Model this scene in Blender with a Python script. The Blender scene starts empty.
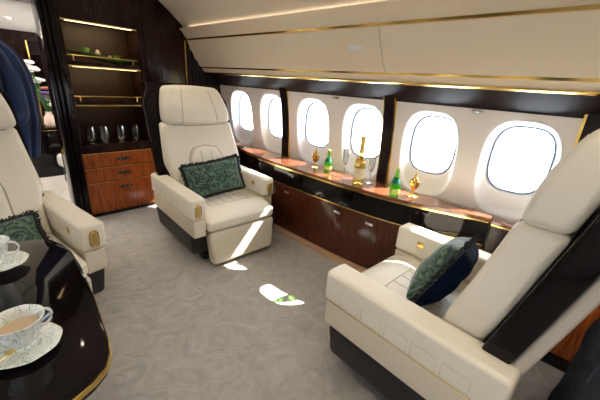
import bpy, bmesh, math, random
from mathutils import Vector, Matrix, Euler
random.seed(7)
C = bpy.context.scene.collection
PI = math.pi
SCALE = 0.87           # the plan below is in drawing units; the finished place is scaled to metres at the end
rad = math.radians

# ------------------------------------------------------------------ materials
def lin(c):
    return tuple(((v/255)/12.92 if v/255 <= .04045 else ((v/255+.055)/1.055)**2.4) for v in c)
def mat(name, rgb, rough=.5, metal=0, coat=0, bump=0, bscale=200, var=0, vscale=5, trans=0, ior=1.45, emit=None, estr=0, rgb2=None, spec=.5, sheen=0, stretch=(1,1,1), croug=.05):
    m = bpy.data.materials.new(name); m.use_nodes = True
    nt = m.node_tree; b = nt.nodes['Principled BSDF']
    c = lin(rgb)
    b.inputs['Base Color'].default_value = (*c, 1)
    b.inputs['Roughness'].default_value = rough
    b.inputs['Metallic'].default_value = metal
    b.inputs['IOR'].default_value = ior
    b.inputs['Specular IOR Level'].default_value = spec
    b.inputs['Coat Weight'].default_value = coat
    b.inputs['Coat Roughness'].default_value = croug
    b.inputs['Transmission Weight'].default_value = trans
    if sheen:
        b.inputs['Sheen Weight'].default_value = sheen
        b.inputs['Sheen Roughness'].default_value = .4
    if emit:
        b.inputs['Emission Color'].default_value = (*lin(emit), 1)
        b.inputs['Emission Strength'].default_value = estr
    tc = nt.nodes.new('ShaderNodeTexCoord'); mp = nt.nodes.new('ShaderNodeMapping')
    mp.inputs['Scale'].default_value = stretch
    nt.links.new(tc.outputs['Object'], mp.inputs['Vector'])
    if rgb2:
        n = nt.nodes.new('ShaderNodeTexNoise'); n.inputs['Scale'].default_value = vscale; n.inputs['Detail'].default_value = 6
        n.inputs['Distortion'].default_value = var
        r = nt.nodes.new('ShaderNodeValToRGB')
        r.color_ramp.elements[0].position = .38; r.color_ramp.elements[1].position = .62
        r.color_ramp.elements[0].color = (*c, 1); r.color_ramp.elements[1].color = (*lin(rgb2), 1)
        nt.links.new(mp.outputs[0], n.inputs['Vector']); nt.links.new(n.outputs['Fac'], r.inputs[0])
        nt.links.new(r.outputs[0], b.inputs['Base Color'])
    if bump:
        n = nt.nodes.new('ShaderNodeTexNoise'); n.inputs['Scale'].default_value = bscale; n.inputs['Detail'].default_value = 3
        bp = nt.nodes.new('ShaderNodeBump'); bp.inputs['Strength'].default_value = bump; bp.inputs['Distance'].default_value = .01
        nt.links.new(tc.outputs['Object'], n.inputs['Vector'])
        nt.links.new(n.outputs['Fac'], bp.inputs['Height']); nt.links.new(bp.outputs[0], b.inputs['Normal'])
    return m
M = {}
M['leather'] = mat('cream_leather', (234,225,207), .42, bump=.12, bscale=260)
M['leather_low'] = mat('cream_leather_panel', (222,210,189), .45, bump=.12, bscale=260)
M['leather_shaded'] = mat('shaded_cream_leather', (196,186,172), .5, bump=.12, bscale=260)  # cream leather darkened to hold the shade on the chair backs
M['seam'] = mat('stitching', (176,164,144), .8)
M['stitch'] = mat('stitch_line', (206,194,174), .7)
M['darkgloss'] = mat('black_brown_lacquer', (16,10,12), .05, spec=.3)
M['darkpost'] = mat('dark_plum_lacquer', (24,15,20), .3, spec=.25)
M['basedark'] = mat('dark_kick_leather', (40,34,34), .5)
M['walnut'] = mat('dark_walnut', (40,21,16), .22, spec=.3, rgb2=(26,13,11), vscale=6, stretch=(6,6,.7))
M['walnutshelf'] = mat('walnut_shelf', (50,32,18), .5, rgb2=(40,25,14), vscale=6, stretch=(6,6,.7))
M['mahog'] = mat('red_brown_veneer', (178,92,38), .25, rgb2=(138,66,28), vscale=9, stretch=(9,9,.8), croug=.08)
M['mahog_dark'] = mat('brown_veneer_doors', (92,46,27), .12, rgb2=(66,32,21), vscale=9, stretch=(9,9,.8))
M['ledge'] = mat('ledge_veneer', (140,86,58), .1, coat=1, rgb2=(108,64,44), vscale=8, stretch=(9,.8,9), croug=.02)
M['sunkick'] = mat('sunlit_wood_kick', (206,168,134), .4, rgb2=(190,150,118), vscale=6, stretch=(6,.7,6))  # pale peach tone paints in the sun strip along the base
M['gold'] = mat('polished_gold', (240,205,120), .16, metal=1)
M['goldsoft'] = mat('brushed_gold', (214,180,110), .35, metal=1)
M['chrome'] = mat('chrome', (215,215,215), .15, metal=1)
M['wall'] = mat('pale_side_panel', (247,240,234), .6, bump=.05, bscale=150)
M['reveal'] = mat('white_window_reveal', (242,240,238), .55)
M['gasket'] = mat('blue_grey_gasket', (110,128,155), .4)
M['ceil'] = mat('beige_ultraleather', (232,216,190), .65, bump=.06, bscale=220)
M['ceil2'] = mat('ceiling_fabric', (214,202,182), .8)
M['whiteceil'] = mat('white_ceiling', (242,241,238), .5)
M['black'] = mat('matt_black', (14,12,12), .6)
M['navy'] = mat('navy_wool', (16,46,92), .75, sheen=.2, rgb2=(9,26,56), vscale=5, stretch=(3,3,.6))
M['navyv'] = mat('navy_velvet', (10,30,56), .8, spec=.1, rgb2=(6,20,40), vscale=12)
M['fringe'] = mat('black_fringe', (18,22,26), .7, sheen=.3)
M['skin'] = mat('skin', (190,140,115), .5)
M['hair'] = mat('dark_hair', (30,22,18), .6)
M['shirt'] = mat('white_cuff', (225,225,228), .7)
M['grey'] = mat('charcoal_denim', (58,62,70), .9, bump=.4, bscale=120, rgb2=(44,48,56), vscale=20)
M['greyseat'] = mat('grey_upholstery', (150,148,146), .9, bump=.2)
M['tea'] = mat('milky_tea', (206,180,150), .2)
M['leaf'] = mat('leaf_green', (52,92,40), .5)
M['petalw'] = mat('white_petal', (235,235,228), .6)
M['petalp'] = mat('purple_petal', (110,70,150), .6)
M['petalr'] = mat('dusty_red_petal', (150,90,80), .6)
M['stone'] = mat('pale_stone', (190,170,160), .6)
M['greendish'] = mat('dark_green_glaze', (58,92,34), .2, coat=.6, rgb2=(96,128,50), vscale=5)
M['greencup'] = mat('bright_green_glaze', (110,150,50), .25, coat=.5)
M['wine'] = mat('pale_gold_wine', (250,214,80), .03, trans=.75, ior=1.12)
M['foil'] = mat('gold_foil', (222,186,100), .35, metal=.8, bump=.3, bscale=90)
M['lab_cream'] = mat('cream_label', (226,214,180), .6)
M['lab_green'] = mat('green_label', (30,110,90), .5)
M['lab_yellow'] = mat('yellow_cap', (220,215,120), .4)
M['lampwarm'] = mat('warm_strip_lamp', (255,225,170), .5, emit=(255,214,150), estr=5)
M['lampwhite'] = mat('downlight_lens', (255,245,230), .5, emit=(255,240,215), estr=25)
M['greenglass'] = mat('green_bottle_glass', (70,215,60), .03, trans=.7, ior=1.12)

def glassmat(name, tint, fac=.12, rough=.02):
    m = bpy.data.materials.new(name); m.use_nodes = True; nt = m.node_tree
    for n in list(nt.nodes):
        if n.type != 'OUTPUT_MATERIAL': nt.nodes.remove(n)
    out = [n for n in nt.nodes if n.type == 'OUTPUT_MATERIAL'][0]
    t = nt.nodes.new('ShaderNodeBsdfTransparent'); t.inputs[0].default_value = (*tint, 1)
    g = nt.nodes.new('ShaderNodeBsdfGlossy'); g.inputs['Roughness'].default_value = rough
    mx = nt.nodes.new('ShaderNodeMixShader'); lw = nt.nodes.new('ShaderNodeLayerWeight'); lw.inputs[0].default_value = fac
    nt.links.new(lw.outputs['Facing'], mx.inputs[0]); nt.links.new(t.outputs[0], mx.inputs[1]); nt.links.new(g.outputs[0], mx.inputs[2])
    nt.links.new(mx.outputs[0], out.inputs[0]); return m
M['pane'] = glassmat('window_glass', (.97,.98,1), .05)
M['wine'] = glassmat('pale_gold_wine', (.99,.90,.48), .22)
M['greenglass'] = glassmat('green_bottle_glass', (.46,.96,.30), .16)
M['clear'] = glassmat('clear_crystal', (.90,.92,.94), .62)

def carpet():
    m = bpy.data.materials.new('grey_beige_carpet'); m.use_nodes = True; nt = m.node_tree; b = nt.nodes['Principled BSDF']
    b.inputs['Roughness'].default_value = .95; b.inputs['Specular IOR Level'].default_value = .1
    b.inputs['Sheen Weight'].default_value = .25
    tc = nt.nodes.new('ShaderNodeTexCoord')
    n1 = nt.nodes.new('ShaderNodeTexNoise'); n1.inputs['Scale'].default_value = 5.5; n1.inputs['Detail'].default_value = 8; n1.inputs['Distortion'].default_value = 2.2; n1.inputs['Roughness'].default_value = .65
    r = nt.nodes.new('ShaderNodeValToRGB'); r.color_ramp.elements[0].position = .2; r.color_ramp.elements[1].position = .8
    r.color_ramp.elements[0].color = (*lin((156,151,146)), 1); r.color_ramp.elements[1].color = (*lin((202,197,190)), 1)
    n2 = nt.nodes.new('ShaderNodeTexNoise'); n2.inputs['Scale'].default_value = 170; n2.inputs['Detail'].default_value = 2
    mm = nt.nodes.new('ShaderNodeMath'); mm.operation = 'MULTIPLY_ADD'; mm.inputs[1].default_value = .35
    bp = nt.nodes.new('ShaderNodeBump'); bp.inputs['Strength'].default_value = .9; bp.inputs['Distance'].default_value = .02
    L = nt.links.new
    L(tc.outputs['Object'], n1.inputs['Vector']); L(tc.outputs['Object'], n2.inputs['Vector'])
    L(n1.outputs['Fac'], r.inputs[0]); L(r.outputs[0], b.inputs['Base Color'])
    L(n2.outputs['Fac'], mm.inputs[0]); L(n1.outputs['Fac'], mm.inputs[2]); L(mm.outputs[0], bp.inputs['Height']); L(bp.outputs[0], b.inputs['Normal'])
    return m
M['carpet'] = carpet()
def velvet(name, a, b_, c, lo=.36):
    m = mat(name, a, .75, sheen=.5); nt = m.node_tree; b = nt.nodes['Principled BSDF']
    tc = nt.nodes.new('ShaderNodeTexCoord'); v = nt.nodes.new('ShaderNodeTexNoise')
    v.inputs['Scale'].default_value = 16; v.inputs['Detail'].default_value = 4; v.inputs['Distortion'].default_value = 3
    r = nt.nodes.new('ShaderNodeValToRGB'); e = r.color_ramp.elements
    e[0].position = lo; e[0].color = (*lin(a), 1); e[1].position = .62; e[1].color = (*lin(c), 1)
    x = e.new(lo+.12); x.color = (*lin(b_), 1)
    nt.links.new(tc.outputs['Object'], v.inputs['Vector']); nt.links.new(v.outputs['Fac'], r.inputs[0]); nt.links.new(r.outputs[0], b.inputs['Base Color'])
    return m
M['velvet'] = velvet('green_cut_velvet', (24,46,42), (52,80,68), (98,122,98))
M['china'] = velvet('porcelain_with_green_sprigs', (150,180,150), (238,241,236), (246,246,243), .335)
M['china'].node_tree.nodes['Principled BSDF'].inputs['Roughness'].default_value = .12
M['china'].node_tree.nodes['Principled BSDF'].inputs['Sheen Weight'].default_value = 0
for n in M['china'].node_tree.nodes:
    if n.type == 'TEX_NOISE': n.inputs['Scale'].default_value = 42
M['porcelain'] = mat('white_porcelain', (240,240,238), .12)

# ------------------------------------------------------------------ mesh helpers
def obj(name, bm, m, parent=None, smooth=True):
    me = bpy.data.meshes.new(name)
    bmesh.ops.recalc_face_normals(bm, faces=bm.faces)
    bm.to_mesh(me); bm.free()
    o = bpy.data.objects.new(name, me); C.objects.link(o)
    if m: me.materials.append(m)
    if smooth:
        for p in me.polygons: p.use_smooth = True
        try: me.set_sharp_from_angle(angle=rad(38))
        except Exception: pass
    if parent: o.parent = parent
    return o
def thing(name, label, cat, loc=(0,0,0), rz=0, group=None):
    o = bpy.data.objects.new(name, None); C.objects.link(o); o.empty_display_size = .1
    o.location = loc; o.rotation_euler = (0,0,rz); o['label'] = label; o['category'] = cat
    if group: o['group'] = group
    return o
def tag(o, label, cat, group=None, loc=None):
    o['label'] = label; o['category'] = cat
    if group: o['group'] = group
    if loc: o.location = loc
    return o
def struct(name, bm, m, smooth=True):
    o = obj(name, bm, m, None, smooth); o['kind'] = 'structure'; return o
def dup(root, loc, rz, label=None, group=None):
    r = root.copy(); C.objects.link(r); r.location = loc; r.rotation_euler = (0,0,rz)
    if label: r['label'] = label
    if group: r['group'] = group
    for ch in list(root.children):
        c = ch.copy(); C.objects.link(c); c.parent = r
        for g in list(ch.children):
            d = g.copy(); C.objects.link(d); d.parent = c
    return r
def rbox(bm, lo, hi, r=.02, n=(3,3,3), seg=3, warp=None):
    """rounded box as a closed grid surface"""
    lo = Vector(lo); hi = Vector(hi); r = min(r, *[(hi[i]-lo[i])/2*.999 for i in range(3)])
    ax = []
    for i in range(3):
        a = [lo[i]+r*k/seg for k in range(seg)]
        a += [lo[i]+r+(hi[i]-lo[i]-2*r)*k/n[i] for k in range(n[i]+1)]
        a += [hi[i]-r+r*k/seg for k in range(1, seg+1)]
        ax.append(a)
    cache = {}
    def V(i, j, k):
        key = (i, j, k)
        if key not in cache:
            p = Vector((ax[0][i], ax[1][j], ax[2][k])); q = Vector([min(max(p[t], lo[t]+r), hi[t]-r) for t in range(3)])
            d = p-q
            if d.length > 1e-9:
                # even spacing on the sphere corner
                d = Vector([math.tan(PI/4*d[t]/r) for t in range(3)]); d.normalize(); p = q+d*r
            if warp: p = Vector(warp(p.x, p.y, p.z))
            cache[key] = bm.verts.new(p)
        return cache[key]
    N = [len(a)-1 for a in ax]
    for s in (0, 1):
        for i in range(N[0]):
            for j in range(N[1]):
                k = s*N[2]; f = [V(i,j,k), V(i+1,j,k), V(i+1,j+1,k), V(i,j+1,k)]; bm.faces.new(f if s else f[::-1])
        for i in range(N[0]):
            for k in range(N[2]):
                j = s*N[1]; f = [V(i,j,k), V(i,j,k+1), V(i+1,j,k+1), V(i+1,j,k)]; bm.faces.new(f if s else f[::-1])
        for j in range(N[1]):
            for k in range(N[2]):
                i = s*N[0]; f = [V(i,j,k), V(i,j+1,k), V(i,j+1,k+1), V(i,j,k+1)]; bm.faces.new(f if s else f[::-1])
    return bm
def RB(lo, hi, r=.02, n=(3,3,3), seg=3, warp=None): return rbox(bmesh.new(), lo, hi, r, n, seg, warp)
def BX(lo, hi, r=.004): return RB(lo, hi, r, (1,1,1), 2)
def prism(bm, pts, z0, z1, bev=0):
    a = [bm.verts.new((x, y, z0)) for x, y in pts]; b = [bm.verts.new((x, y, z1)) for x, y in pts]; n = len(pts)
    bm.faces.new(a[::-1]); t = bm.faces.new(b)
    for i in range(n): bm.faces.new([a[i], a[(i+1)%n], b[(i+1)%n], b[i]])
    if bev:
        es = [e for e in bm.edges if (e.verts[0].co.z == e.verts[1].co.z)]
        bmesh.ops.bevel(bm, geom=es, offset=bev, segments=2, affect='EDGES', profile=.5)
    return bm
def tube(bm, pts, r, n=8, cap=True, rx=None):
    pts = [Vector(p) for p in pts]; rings = []
    for i, p in enumerate(pts):
        d = (pts[min(i+1, len(pts)-1)]-pts[max(i-1, 0)]).normalized()
        up = Vector((0,0,1)) if abs(d.z) < .9 else Vector((1,0,0))
        a = d.cross(up).normalized(); b = a.cross(d)
        rr = r[i] if isinstance(r, (list, tuple)) else r
        rings.append([bm.verts.new(p+(a*math.cos(2*PI*k/n)*(rx or 1)+b*math.sin(2*PI*k/n))*rr) for k in range(n)])
    for i in range(len(rings)-1):
        for k in range(n): bm.faces.new([rings[i][k], rings[i][(k+1)%n], rings[i+1][(k+1)%n], rings[i+1][k]])
    if cap: bm.faces.new(rings[0][::-1]); bm.faces.new(rings[-1])
    return bm
def lathe(bm, prof, n=24, c=(0,0,0), fn=None):
    rings = []
    for r, z in prof:
        if r < 1e-5: rings.append([bm.verts.new((c[0], c[1], c[2]+z))]); continue
        ring = []
        for k in range(n):
            t = 2*PI*k/n; rr = r*(fn(t, r, z) if fn else 1)
            ring.append(bm.verts.new((c[0]+rr*math.cos(t), c[1]+rr*math.sin(t), c[2]+z)))
        rings.append(ring)
    for a, b in zip(rings, rings[1:]):
        for k in range(n):
            k2 = (k+1) % n
            if len(a) == 1 and len(b) == 1: break
            if len(a) == 1: bm.faces.new([a[0], b[k2], b[k]])
            elif len(b) == 1: bm.faces.new([a[k], a[k2], b[0]])
            else: bm.faces.new([a[k], a[k2], b[k2], b[k]])
    return bm
def L(prof, n=24, c=(0,0,0), fn=None): return lathe(bmesh.new(), prof, n, c, fn)
def sweep(bm, prof, y0, y1, ny=1):
    """open profile (x,z) swept along y with closed ends"""
    rows = [[bm.verts.new((x, y0+(y1-y0)*i/ny, z)) for x, z in prof] for i in range(ny+1)]
    n = len(prof)
    for a, b in zip(rows, rows[1:]):
        for k in range(n): bm.faces.new([a[k], a[(k+1)%n], b[(k+1)%n], b[k]])
    bm.faces.new(rows[0]); bm.faces.new(rows[-1][::-1])
    return bm
def SW(prof, y0, y1, ny=1): return sweep(bmesh.new(), prof, y0, y1, ny)

# ------------------------------------------------------------------ the cabin shell
Y0, Y1 = -2.6, 6.9
CX = .6                                     # cabin centre line
def mir(bm): bmesh.ops.transform(bm, matrix=Matrix.Translation((2*CX,0,0))@Matrix.Diagonal((-1,1,1,1)), verts=bm.verts); return bm
bm = bmesh.new()
prism(bm, [(-1.5,Y0),(2.7,Y0),(2.7,7.2),(-1.5,7.2)], -.06, 0)
struct('floor', bm, M['carpet'], False)

def wx(z): return 2.36+(1.43-z)*.118        # side panel leans out towards the floor
WIN = [.33,.91,1.505,2.09,2.69,3.27,-.25,-.83,-1.41,-1.99,4.4,4.98,5.56,6.14]
def oval(cy, cz, hw, hh, n=56, p=3.0):
    out = []
    for k in range(n):
        t = 2*PI*k/n; c, s = math.cos(t), math.sin(t)
        out.append((cy+hw*math.copysign(abs(c)**(2/p), c), cz+hh*math.copysign(abs(s)**(2/p), s)))
    return out
def wall_panel(mirror=False):
    bm = bmesh.new(); ZB, ZT = .60, 1.45
    cy = sorted(WIN); edges = [Y0]+[(a+b)/2 for a, b in zip(cy, cy[1:])]+[Y1+.02]
    for i, c in enumerate(cy):
        a, b = edges[i], edges[i+1]; hole = oval(c, 1.055, .215, .325)
        cell = []
        for (y, z) in hole:
            dy, dz = y-c, z-1.055
            t = min([((b-c)/dy if dy > 1e-6 else 9e9), ((a-c)/dy if dy < -1e-6 else 9e9), ((ZT-1.055)/dz if dz > 1e-6 else 9e9), ((ZB-1.055)/dz if dz < -1e-6 else 9e9)])
            cell.append([c+dy*t, 1.055+dz*t])
        for (Yc, Zc) in ((a,ZB),(a,ZT),(b,ZB),(b,ZT)):
            k = min(range(len(cell)), key=lambda q: (cell[q][0]-Yc)**2+(cell[q][1]-Zc)**2); cell[k] = [Yc, Zc]
        vh = [bm.verts.new((wx(z), y, z)) for y, z in hole]; vc = [bm.verts.new((wx(z), y, z)) for y, z in cell]
        n = len(vh)
        for k in range(n): bm.faces.new([vh[k], vh[(k+1)%n], vc[(k+1)%n], vc[k]])
    # lower panel down to the floor, outer skin closing the wall above and below
    v = [bm.verts.new(p) for p in ((wx(.6),Y0,.6),(wx(.6),Y1+.02,.6),(2.50,Y1+.02,-.02),(2.50,Y0,-.02))]; bm.faces.new(v)
    return mir(bm) if mirror else bm
struct('wall_right', wall_panel(), M['wall'], True)
struct('wall_left', wall_panel(True), M['wall'], True)
def window(i, c, mirror=False):
    bm = bmesh.new(); n = 56
    def ring(cz, hw, hh, dx, p=3.0):
        return [bm.verts.new((wx(z)+dx if dx < .05 else 2.5, y, z)) for y, z in oval(c, cz, hw, hh, n, p)]
    rs = [ring(1.055,.223,.333,-.0005), ring(1.055,.220,.330,-.003), ring(1.055,.213,.323,-.001), ring(1.06,.205,.31,.012), ring(1.075,.195,.285,.04)]
    rs.append([bm.verts.new((2.475, y, z)) for y, z in oval(c,1.105,.185,.24,n)])
    rs.append([bm.verts.new((2.495, y, z)) for y, z in oval(c,1.12,.176,.222,n)])
    rs.append([bm.verts.new((2.51, y, z)) for y, z in oval(c,1.12,.172,.218,n)])
    for a, b in zip(rs, rs[1:]):
        for k in range(n): bm.faces.new([a[k], a[(k+1)%n], b[(k+1)%n], b[k]])
    if mirror: mir(bm)
    w = struct('window_%d' % i, bm, M['reveal'])
    bm = bmesh.new(); R = []
    for hw, hh, x in ((.178,.224,2.494),(.174,.220,2.488),(.166,.212,2.492),(.166,.212,2.505)):
        R.append([bm.verts.new((x, y, z)) for y, z in oval(c,1.12,hw,hh,n)])
    for a, b in zip(R, R[1:]):
        for k in range(n): bm.faces.new([a[k], a[(k+1)%n], b[(k+1)%n], b[k]])
    if mirror: mir(bm)
    obj('gasket', bm, M['gasket'], w)
    bm = bmesh.new(); bm.faces.new([bm.verts.new((2.503, y, z)) for y, z in oval(c,1.12,.174,.22,n)])
    if mirror: mir(bm)
    obj('pane', bm, M['pane'], w, False)
    if mirror and i % 2 == 0:                                # unseen shades added on every other left window to cut fill light
        obj('added_shade', mir(BX((2.494,c-.17,.90), (2.499,c+.17,1.34), .002)), M['reveal'], w)
for i, c in enumerate(WIN): window(i+1, c); window(i+15, c, True)

# overhead: bin face, dark band, gold strips, ceiling
def both(name, fn, m, k=[0]):
    struct(name, fn(), m); struct(name+'_far', mir(fn()), m)
tn = [0]
def trim(prof, m, smooth=True, y0=Y0, y1=Y1):
    for s in (0, 1):
        tn[0] += 1; bm = SW(prof, y0, y1)
        if s: mir(bm)
        struct('trim_%d' % tn[0], bm, m, smooth)
trim([(2.40,1.425),(2.352,1.425),(2.352,1.432),(2.336,1.444),(2.20,1.535),(2.19,1.542),(2.19,1.60),(2.45,1.60)], M['darkpost'])   # dark band over the windows
trim([(2.195,1.541),(2.168,1.541),(2.150,1.553),(2.150,1.560),(2.195,1.560)], M['gold'])
trim([(2.25,1.560),(2.160,1.560),(2.118,1.602),(2.25,1.602)], M['ceil'])
trim([(2.20,1.602),(2.112,1.602),(2.103,1.616),(2.20,1.618)], M['gold'])
binp = [(2.102,1.617),(2.065,1.66),(2.02,1.73),(1.98,1.80),(1.945,1.877)]
trim(binp+[(2.3,1.877),(2.3,1.617)], M['ceil'])
trim([(1.945,1.878),(1.937,1.880),(1.931,1.894),(1.939,1.896),(2.1,1.896),(2.1,1.878)], M['gold'])
trim([(1.941,1.896),(1.925,1.93),(1.888,1.968),(1.878,1.972),(1.866,1.985),(1.872,1.995),(1.90,1.985),(2.0,1.96),(2.3,1.95),(2.3,1.896)], M['ceil'])
# ceiling : cove and arch
cp = [(2.30,1.96),(1.97,1.975),(1.93,2.00),(1.86,2.055),(1.76,2.14),(1.62,2.24),(1.40,2.33),(1.1,2.39),(.6,2.42)]
full = cp+[(2*CX-x, z) for x, z in cp[-2::-1]]
bm = bmesh.new(); rows = [[bm.verts.new((x, y, z)) for x, z in full] for y in (Y0, 3.73)]
for k in range(len(full)-1): bm.faces.new([rows[0][k], rows[0][k+1], rows[1][k+1], rows[1][k]])
struct('ceiling', bm, M['ceil2'])
# bin latches and vertical joints
for y in (1.20, -.55):
    pts = [(x-.0015, z) for x, z in binp]
    bm = bmesh.new(); tube(bm, [(x-.001, y, z) for x, z in binp], .0022, 6); tn[0] += 1; struct('trim_%d' % tn[0], bm, M['seam'])
lp = [(2.0095,1.748),(2.0005,1.765),(1.9935,1.777)]
bm = SW([(x-.006, z) for x, z in lp]+[(x+.02, z) for x, z in lp[::-1]], -.055, .055)
lt = obj('bin_latch', bm, M['porcelain'], None, False); tag(lt, 'small pale latch plate on the overhead panel above the windows', 'latch', loc=(0,1.405,0))
bm = bmesh.new()
# posts between the window pairs
for i, (yc, lab) in enumerate(((2.475,'a'),(1.255,'b'),(.03,'c'),(-1.19,'d'))):
    for s in (0, 1):
        def path(dx):
            return [(2.325+dx,1.455),(2.355+dx,1.35),(2.382+dx,1.2),(2.40+dx,1.0),(2.405+dx,.85),(2.41+dx,.72)]
        def post(y0, y1, dx):
            prof = path(dx)+[(2.6,.72),(2.6,1.455)]; b = SW(prof, y0, y1)
            return mir(b) if s else b
        tn[0] += 1; struct('trim_%d' % tn[0], post(yc-.04, yc+.04, -.012), M['darkpost'], False)
        tn[0] += 1; b = post(yc-.054, yc-.0405, .002); struct('trim_%d' % tn[0], b, M['gold'], False)
        tn[0] += 1; b = post(yc+.0405, yc+.054, .002); struct('trim_%d' % tn[0], b, M['gold'], False)
# small call plates high on the side wall
for y in (.62, 1.80):
    b = RB((-.004,-.035,-.009), (.004,.035,.009), .003, (1,1,1), 2)
    o = obj('sensor_plate', b, M['chrome']); tag(o, 'small oval metal plate above the %s of windows' % ('rear pair' if y < 1 else 'middle pair'), 'plate', loc=(wx(1.405)-.004, y, 1.405))

# rear wall
bm = BX((-1.5,Y0-.06,-.02), (2.7,Y0,2.5), .001); struct('wall_back', bm, M['wall'], False)

# bulkhead: everything right of the cabinet, header, left part
bm = bmesh.new()
prism(bm, [(1.45,3.70),(2.55,3.70),(2.55,3.78),(1.45,3.78)], 0, 2.46)
rbox(bm, (-1.4,3.70,0), (-.25,3.78,2.46), .002, (1,1,1), 2)
rbox(bm, (-.252,3.70,2.13), (.602,3.78,2.46), .002, (1,1,1), 2)
struct('wall_front', bm, M['walnut'], False)
# raised bulkhead panel, gold inlay and the fluted corner beside the bin
bm = BX((1.47,3.688,.02), (1.90,3.70,1.40), .003); tn[0] += 1; struct('trim_%d' % tn[0], bm, M['walnut'])
bm = BX((1.47,3.688,1.412), (1.90,3.70,2.3), .003); tn[0] += 1; struct('trim_%d' % tn[0], bm, M['walnut'])
bm = BX((1.912,3.682,.74), (1.926,3.70,1.88), .002); tn[0] += 1; struct('trim_%d' % tn[0], bm, M['gold'])
bm = bmesh.new()
for k in range(9): tube(bm, [(1.955+k*.052,3.70,.74),(1.955+k*.052,3.70,1.95)], .024, 10)
tn[0] += 1; struct('trim_%d' % tn[0], bm, M['darkpost'])
# fluted door jamb between doorway and cabinet
bm = bmesh.new()
rbox(bm, (.60,3.60,0), (.728,3.80,2.40), .006, (1,1,1), 2)
for x, r in ((.615,.014),(.65,.016),(.69,.018)): tube(bm, [(x,3.598,0),(x,3.598,2.40)], r, 10)
tn[0] += 1; struct('trim_%d' % tn[0], bm, M['darkgloss'])

# ------------------------------------------------------------------ display cabinet
cab = thing('display_cabinet', 'tall dark walnut cabinet with lit open shelves above three red-brown drawers', 'cabinet', (1.085,3.66,0))
def P(name, lo, hi, m, parent, r=.003, off=(1.085,3.66,0)):
    return obj(name, BX([lo[i]-off[i] for i in range(3)], [hi[i]-off[i] for i in range(3)], r), m, parent)
bm = bmesh.new(); o_ = Vector((1.085,3.66,0))
for lo, hi in (((.73,3.665,.045),(.765,4.0,2.38)), ((1.395,3.665,.045),(1.448,4.0,2.38)), ((.765,3.97,.045),(1.395,4.0,2.38)), ((.765,3.665,1.905),(1.395,3.97,2.38)), ((.765,3.665,.705),(1.395,3.97,.785)), ((.75,3.72,.01),(1.43,3.97,.60))):
    rbox(bm, Vector(lo)-o_, Vector(hi)-o_, .003, (1,1,1), 2)
obj('carcass', bm, M['walnut'], cab)
P('back_panel', (.766,3.955,.786), (1.394,3.969,1.904), M['walnutshelf'], cab)
P('plinth', (.735,3.68,0), (1.445,3.98,.044), M['black'], cab)
for z0, z1 in ((1.525,1.565),(1.17,1.205)):
    P('shelf', (.766,3.675,z0), (1.394,3.954,z1), M['walnut'], cab)
for z0, z1 in ((.548,.699),(.392,.543),(.05,.387)):
    d = P('drawer', (.738,3.642,z0), (1.443,3.664,z1), M['mahog'], cab)
    zc = z1-.075
    bm = bmesh.new()
    for sx in (-1, 1):
        tube(bm, [(.02+sx*.028+.022*math.cos(t*PI/6), -.027, zc+.015*math.sin(t*PI/6)) for t in range(13)], .0045, 6, False)
    rbox(bm, (-.045,-.028,zc-.012), (.085,-.018,zc+.012), .004, (1,1,1), 2)
    obj('drawer_pull', bm, M['basedark'], d)
    for sx in (-1, 1):
        obj('pull_button', RB((.02+sx*.028-.008,-.036,zc-.007), (.02+sx*.028+.008,-.026,zc+.007), .004, (1,1,1), 2), M['chrome'], d)
    P('inlay_line', (.742,3.640,z1-.006), (1.439,3.6425,z1-.001), M['goldsoft'], cab, .001)
for z in (1.613, 1.252):
    bm = bmesh.new(); yy = .012
    tube(bm, [(-.315,yy,z),(.29,yy,z)], .0042, 8)
    for x in (-.27,.245): tube(bm, [(x,yy,z-.046),(x,yy,z)], .005, 8)
    obj('gallery_rail', bm, M['goldsoft'], cab)
for z, x0, x1, k in ((1.898,.80,1.35,1),(1.519,.80,1.36,1),(1.165,.79,1.37,.1)):
    s = P('strip_light', (x0,3.676,z-.006), (x1,3.696,z+.004), M['lampwarm'] if k == 1 else M['goldsoft'], cab, .002)
    P('light_trim', (.766,3.668,z-.004), (1.394,3.676,z+.008), M['goldsoft'], cab, .002)
for z, e in ((1.888,.45),(1.508,.35),(1.158,.12)):
    ld = bpy.data.lights.new('shelf_lamp', 'AREA'); ld.shape = 'RECTANGLE'; ld.size = .55; ld.size_y = .02; ld.energy = e; ld.color = (1,.72,.4)
    lo = bpy.data.objects.new('shelf_lamp', ld); C.objects.link(lo); lo.location = (1.08,3.705,z); lo.rotation_euler = (rad(22),0,0)

# things in the cabinet
bm = bmesh.new(); n = 28
def boat(u, v):
    w = .062*math.sqrt(max(0, 1-u*u))**1.2
    return (u*.305, v*w, .028-.010*u+.018*math.sin(-u*2.6)+ .03*v*v*(1-u*u)+.045*abs(u)**3)
top = [[bm.verts.new(boat(-1+2*i/n*.998+.001, -1+2*j/6)) for j in range(7)] for i in range(n+1)]
bot = [[bm.verts.new(Vector(boat(-1+2*i/n*.998+.001, -1+2*j/6))-Vector((0,0,.006+.014*(1-(-1+2*j/6)**2)))) for j in range(7)] for i in range(n+1)]
for g in (top, bot):
    for i in range(n):
        for j in range(6): bm.faces.new([g[i][j], g[i+1][j], g[i+1][j+1], g[i][j+1]])
for i in range(n):
    for j in (0, 6): bm.faces.new([top[i][j], top[i+1][j], bot[i+1][j], bot[i][j]])
zm = min(v.co.z for v in bm.verts)
for v in bm.verts: v.co.z -= zm
d = obj('leaf_dish', bm, M['greendish']); tag(d, 'long wavy dark green leaf-shaped dish on the top cabinet shelf', 'dish', loc=(1.09,3.80,1.566))
def dishz(x):
    u = (x-1.09)/.305; return 1.566-zm+.028-.010*u+.018*math.sin(-u*2.6)+.045*abs(u)**3
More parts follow.
